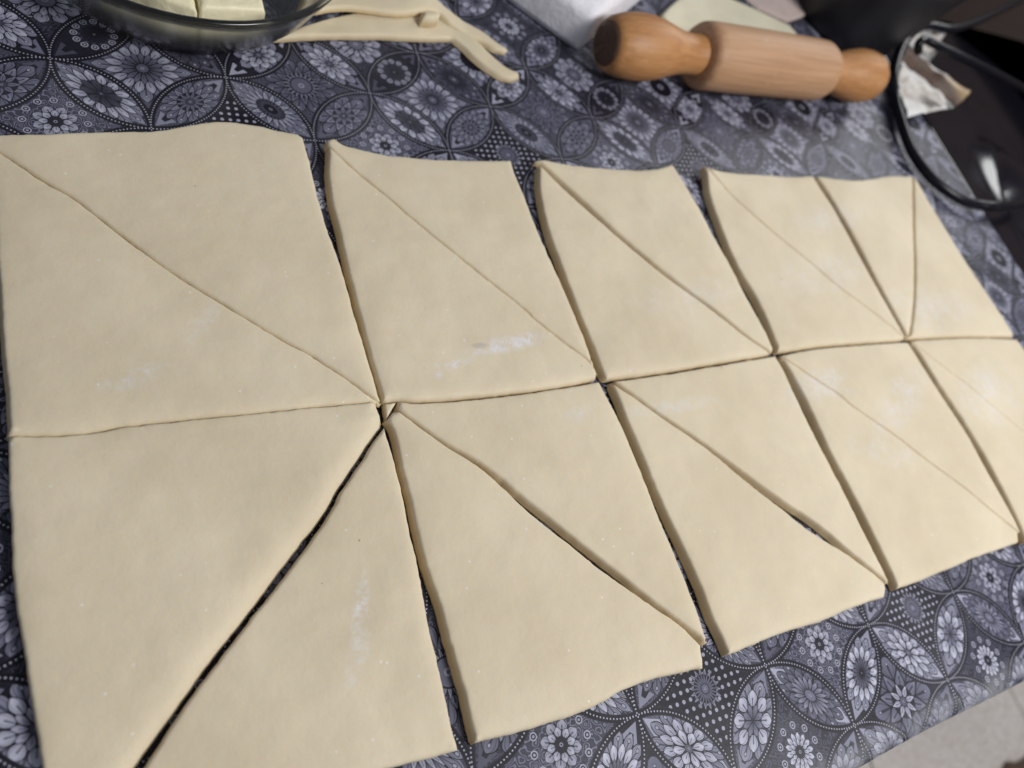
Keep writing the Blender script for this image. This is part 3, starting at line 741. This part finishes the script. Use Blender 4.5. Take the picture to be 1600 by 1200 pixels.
# offcuts behind the sheet
o = dough_obj('dough_offcut', 'off_lower', M['dough_offcut'], 51, T=0.0052, rt=0.0016, droop=0.0008, wav=0.0016)
tag(o, 'lower dough offcut with a long tail, thin tip beside the glass bowl', 'dough offcut', 'dough offcuts')
def zup(x_, y_):
    # lies on the lower piece; its tail sinks to the cloth on the right
    return 0.0062*(1 - min(1.0, max(0.0, (x_ - 0.225)/0.03)))
o = dough_obj('dough_offcut', 'off_upper', M['dough_offcut'], 52, T=0.0052, rt=0.0016, droop=0.0008, wav=0.0012, zfun=zup)
tag(o, 'upper dough offcut lying on the other one, shorter tail pointing right', 'dough offcut', 'dough offcuts')
o = dough_obj('dough_curl', 'off_curl', M['dough_offcut'], 53, z0=0.0058, T=0.008, rt=0.0025, droop=0.0004, step=0.0012, inner=0.002)
tag(o, 'small rounded dough lump tucked between the two dough offcuts', 'dough lump')
o = dough_obj('dough_sheet', 'slab', M['slab'], 54, T=0.008, rt=0.0025, droop=0.0008)
tag(o, 'pale yellow dough piece lying flat behind the rolling pin', 'dough sheet')
o = dough_obj('cloth_napkin', 'napkin', M['napkin'], 55, T=0.004, rt=0.001, droop=0.0003)
tag(o, 'pinkish beige folded cloth behind the pale yellow dough piece', 'cloth')

# ------------------------------------------------------------------ glass bowl with butter
bowl_c = (0.0675, 0.0860, 0.0004)
prof = [(0.0, 0.0), (0.062, 0.0), (0.069, 0.0012), (0.0755, 0.005), (0.0835, 0.016), (0.0920, 0.0325), (0.0958, 0.0395), (0.0966, 0.0412),
        (0.0962, 0.0426), (0.0945, 0.0430), (0.0925, 0.0420), (0.0890, 0.0340), (0.0800, 0.0175), (0.0715, 0.0085), (0.066, 0.0056), (0.060, 0.0046), (0.0, 0.0046)]
o = from_bm('glass_bowl', lathe(prof, 128), M['glass'], loc=bowl_c)
tag(o, 'shallow clear glass bowl holding butter at the top left', 'bowl')
def butter(name, pts, z0, h, seed, label):
    verts, faces = dough_sheet(pts, h, seed, rt=0.0022, droop=0.0004, wav=0.0010, flare=0.0, step=0.002, inner=0.004)
    cx = sum(p[0] for p in pts)/len(pts); cy = sum(p[1] for p in pts)/len(pts)
    me = bpy.data.meshes.new(name); me.from_pydata([(a-cx, b-cy, c) for a, b, c in verts], [], faces); me.update()
    o = link(name, me, M['butter'], loc=(cx + 0.0065, cy - 0.006, z0))
    tag(o, label, 'butter', 'butter pieces in the glass bowl')
    return o
butter('butter_block', [(0.0660, 0.026), (0.1010, 0.032), (0.1015, 0.105), (0.0640, 0.100)], 0.0050, 0.0230, 61, 'right butter block with a squared corner inside the glass bowl')
butter('butter_block', [(0.0215, 0.048), (0.034, 0.040), (0.047, 0.031), (0.0645, 0.0255), (0.063, 0.090), (0.026, 0.095)], 0.0050, 0.0215, 62, 'left butter block with a crumbly curved front inside the glass bowl')

# ------------------------------------------------------------------ rolling pin
pa = Vector((0.3547, 0.0486, 0.0264)); pb = Vector((0.7031, 0.0656, 0.0264))
ax = (pb - pa).normalized(); Lp = (pb - pa).length
sd = Vector((0, 0, 1)).cross(ax).normalized(); upv = ax.cross(sd)
pin = empty('rolling_pin', pa)
pin.matrix_world = Matrix(((ax.x, sd.x, upv.x, pa.x), (ax.y, sd.y, upv.y, pa.y), (ax.z, sd.z, upv.z, pa.z), (0, 0, 0, 1)))
tag(pin, 'wooden rolling pin with round orange handles lying behind the dough', 'rolling pin')
toX = Matrix(((0, 0, 1, 0), (0, 1, 0, 0), (-1, 0, 0, 0), (0, 0, 0, 1)))   # lathe axis z -> x
b0, b1 = 0.0935, 0.2480
from_bm('barrel', lathe([(0.0, b0), (0.0150, b0), (0.0205, b0+0.0006), (0.0238, b0+0.0022), (0.0254, b0+0.0052), (0.0260, b0+0.011), (0.0262, (b0+b1)/2), (0.0260, b1-0.02), (0.0256, b1-0.006), (0.0235, b1-0.0008), (0.0135, b1), (0, b1)], 96, toX), M['pin_barrel'], pin)
hl = lathe([(0.0150, 0.0014), (0.0172, 0.0018), (0.0200, 0.006), (0.0228, 0.016), (0.0240, 0.028), (0.0236, 0.040), (0.0217, 0.051), (0.0188, 0.062), (0.0163, 0.072), (0.0152, 0.081), (0.0152, 0.088), (0.0158, b0-0.0003)], 72, toX)
h1 = from_bm('handle', hl, M['pin_handle'], pin)
from_bm('shaded_end', lathe([(0.0, 0.0002), (0.0120, 0.0002), (0.0158, 0.0012), (0.0158, 0.003)], 48, toX), M['pin_end'], h1)
r0 = b1 + 0.0003
hr = lathe([(0.0160, r0), (0.0152, r0+0.005), (0.0158, r0+0.012), (0.0182, r0+0.023), (0.0215, r0+0.036), (0.0237, r0+0.049), (0.0236, r0+0.060), (0.0215, r0+0.071), (0.0165, r0+0.0795), (0.008, r0+0.084), (0, r0+0.0845)], 72, toX)
from_bm('handle', hr, M['pin_handle'], pin)

# ------------------------------------------------------------------ white jar and black tub at the back
fb = [(0.352, 0.068), (0.400, 0.106), (0.446, 0.144), (0.470, 0.164), (0.415, 0.235), (0.345, 0.300), (0.215, 0.200), (0.262, 0.154), (0.3056, 0.1112), (0.330, 0.087)]
o = dough_obj('flour_bag', fb, M['white'], 81, T=0.034, rt=0.008, droop=0.002, dw=0.02, wav=0.004, flare=0.0, step=0.004, inner=0.006)
tag(o, 'white paper flour bag lying with one corner toward the left handle of the rolling pin', 'flour bag')
o = from_bm('black_tub', lathe([(0, 0.0004), (0.056, 0.0004), (0.061, 0.003), (0.066, 0.03), (0.079, 0.085), (0.083, 0.10), (0.0855, 0.102), (0.086, 0.106), (0.0835, 0.108), (0.079, 0.100), (0.062, 0.03), (0.056, 0.008), (0, 0.007)], 96), M['black_plastic'], loc=(0.742, 0.185, 0))
tag(o, 'black round tub behind the right end of the rolling pin', 'tub')

# ------------------------------------------------------------------ black bag beyond the table edge
def build_bag():
    root = empty('black_bag', (1.05, 0.0, -0.42))
    tag(root, 'glossy black bag with two looped handles beside the right table edge', 'bag')
    nx, ny = 110, 90; xa, xb, ya, yb = 0.803, 1.62, -0.26, 0.46
    bm = bmesh.new(); gr = []
    for a in range(nx+1):
        row = []
        for b in range(ny+1):
            s_, q = a/nx*2-1, b/ny*2-1
            x_ = xa + (xb-xa)*a/nx; y_ = ya + (yb-ya)*b/ny
            de = min(x_ - xa, xb - x_, y_ - ya, yb - y_)
            k = max(0.0, 1.0 - de/0.014)
            z = -0.012 - 0.03*k**2
            # one pinched fold near the table edge, the rest slack and smooth
            al = (x_ - 0.975)*0.77 + (y_ - 0.045)*0.63; ac = -(x_ - 0.975)*0.63 + (y_ - 0.045)*0.77 + 3.0*al*al
            fd = math.exp(-(al/0.088)**2)
            z += 0.020*math.exp(-(ac/0.018)**2)*fd - 0.032*math.exp(-((ac+0.050)/0.036)**2)*fd
            z -= 0.20*max(0.0, x_ - 0.815)
            z += 0.004*noise.noise(Vector((x_*5, y_*5, 1.7)))
            row.append(bm.verts.new((x_ - 1.05, y_, z + 0.42)))
        gr.append(row)
    for a in range(nx):
        for b in range(ny): bm.faces.new((gr[a][b], gr[a+1][b], gr[a+1][b+1], gr[a][b+1]))
    ring = [gr[a][0] for a in range(nx+1)] + [gr[nx][b] for b in range(1, ny+1)] + [gr[a][ny] for a in range(nx-1, -1, -1)] + [gr[0][b] for b in range(ny-1, 0, -1)]
    prev = ring
    for zz, sc_ in ((0.30, 1.0), (0.18, 1.0), (0.05, 0.98), (0.0, 0.94)):
        nw = [bm.verts.new((v.co.x*sc_, v.co.y*sc_, zz)) for v in ring]
        for i_ in range(len(ring)):
            k = (i_+1) % len(ring)
            bm.faces.new((prev[k], prev[i_], nw[i_], nw[k]))
        prev = nw
    bm.faces.new(prev)
    bmesh.ops.recalc_face_normals(bm, faces=bm.faces)
    from_bm('body', bm, M['bag'], root)
    for key, rad in (('handle1', 0.0049), ('handle2', 0.0046)):
        pth = smooth_path([(x_/1000-1.05, y_/1000, z_/1000+0.42) for x_, y_, z_ in DATA[key]], 8)
        from_bm('handle', tube(pth, rad), M['strap'], root)
    st = empty('stool', (1.07, 0.02, -0.75))
    tag(st, 'stool under the glossy black bag beside the table', 'stool')
    bm = bmesh.new(); box(bm, (0, 0, 0.31), (0.62, 0.64, 0.036), 0.008); from_bm('seat', bm, M['brown'], st, False)
    for sx_ in (-1, 1):
        for sy_ in (-1, 1):
            bm = bmesh.new(); box(bm, (sx_*0.20, sy_*0.21, 0.146), (0.036, 0.036, 0.292), 0.004)
            from_bm('leg', bm, M['brown'], st, False)
build_bag()

# crumpled paper under the strap
def build_paper():
    pts = mm('paper')
    cx = sum(p[0] for p in pts)/len(pts); cy = sum(p[1] for p in pts)/len(pts)
    verts, faces = dough_sheet(pts, 0.0012, 71, rt=0.0003, droop=0.0, wav=0.0, flare=0.0, step=0.003, inner=0.005,
        zfun=lambda x_, y_: 0.0125 + 0.006*noise.noise(Vector((x_*30, y_*30, 9.0))) + 0.003*noise.noise(Vector((x_*75, y_*75, 2.0))))
    me = bpy.data.meshes.new('paper'); me.from_pydata([(a-cx, b-cy, c) for a, b, c in verts], [], faces); me.update()
    o = link('paper_scrap', me, M['paper'], loc=(cx, cy, 0))
    tag(o, 'crumpled white paper scrap with brown patches at the table edge by the black bag', 'paper')
build_paper()

# brown mat on the floor past the near table edge
def build_mat():
    pts = []
    for k in range(41): pts.append((1.15 + 0.9*k/40, -0.772 + 0.003*noise.noise(Vector((k*0.7, 0, 0))) + (0.010 if k == 13 else 0)))
    outline = [(1.15, -1.3), (2.05, -1.3)] + pts[::-1]
    bm = bmesh.new()
    lo = [bm.verts.new((x_ - 1.6, y_ + 1.0, 0)) for x_, y_ in outline]; hi = [bm.verts.new((x_ - 1.6, y_ + 1.0, 0.014)) for x_, y_ in outline]
    bm.faces.new(hi); n = len(lo)
    for k in range(n): bm.faces.new((lo[k], lo[(k+1) % n], hi[(k+1) % n], hi[k]))
    bmesh.ops.recalc_face_normals(bm, faces=bm.faces)
    o = from_bm('floor_mat', bm, M['brown'], smooth=False, loc=(1.6, -1.0, -0.746))
    tag(o, 'dark brown mat edge on the floor tiles in the bottom right corner', 'mat')
build_mat()
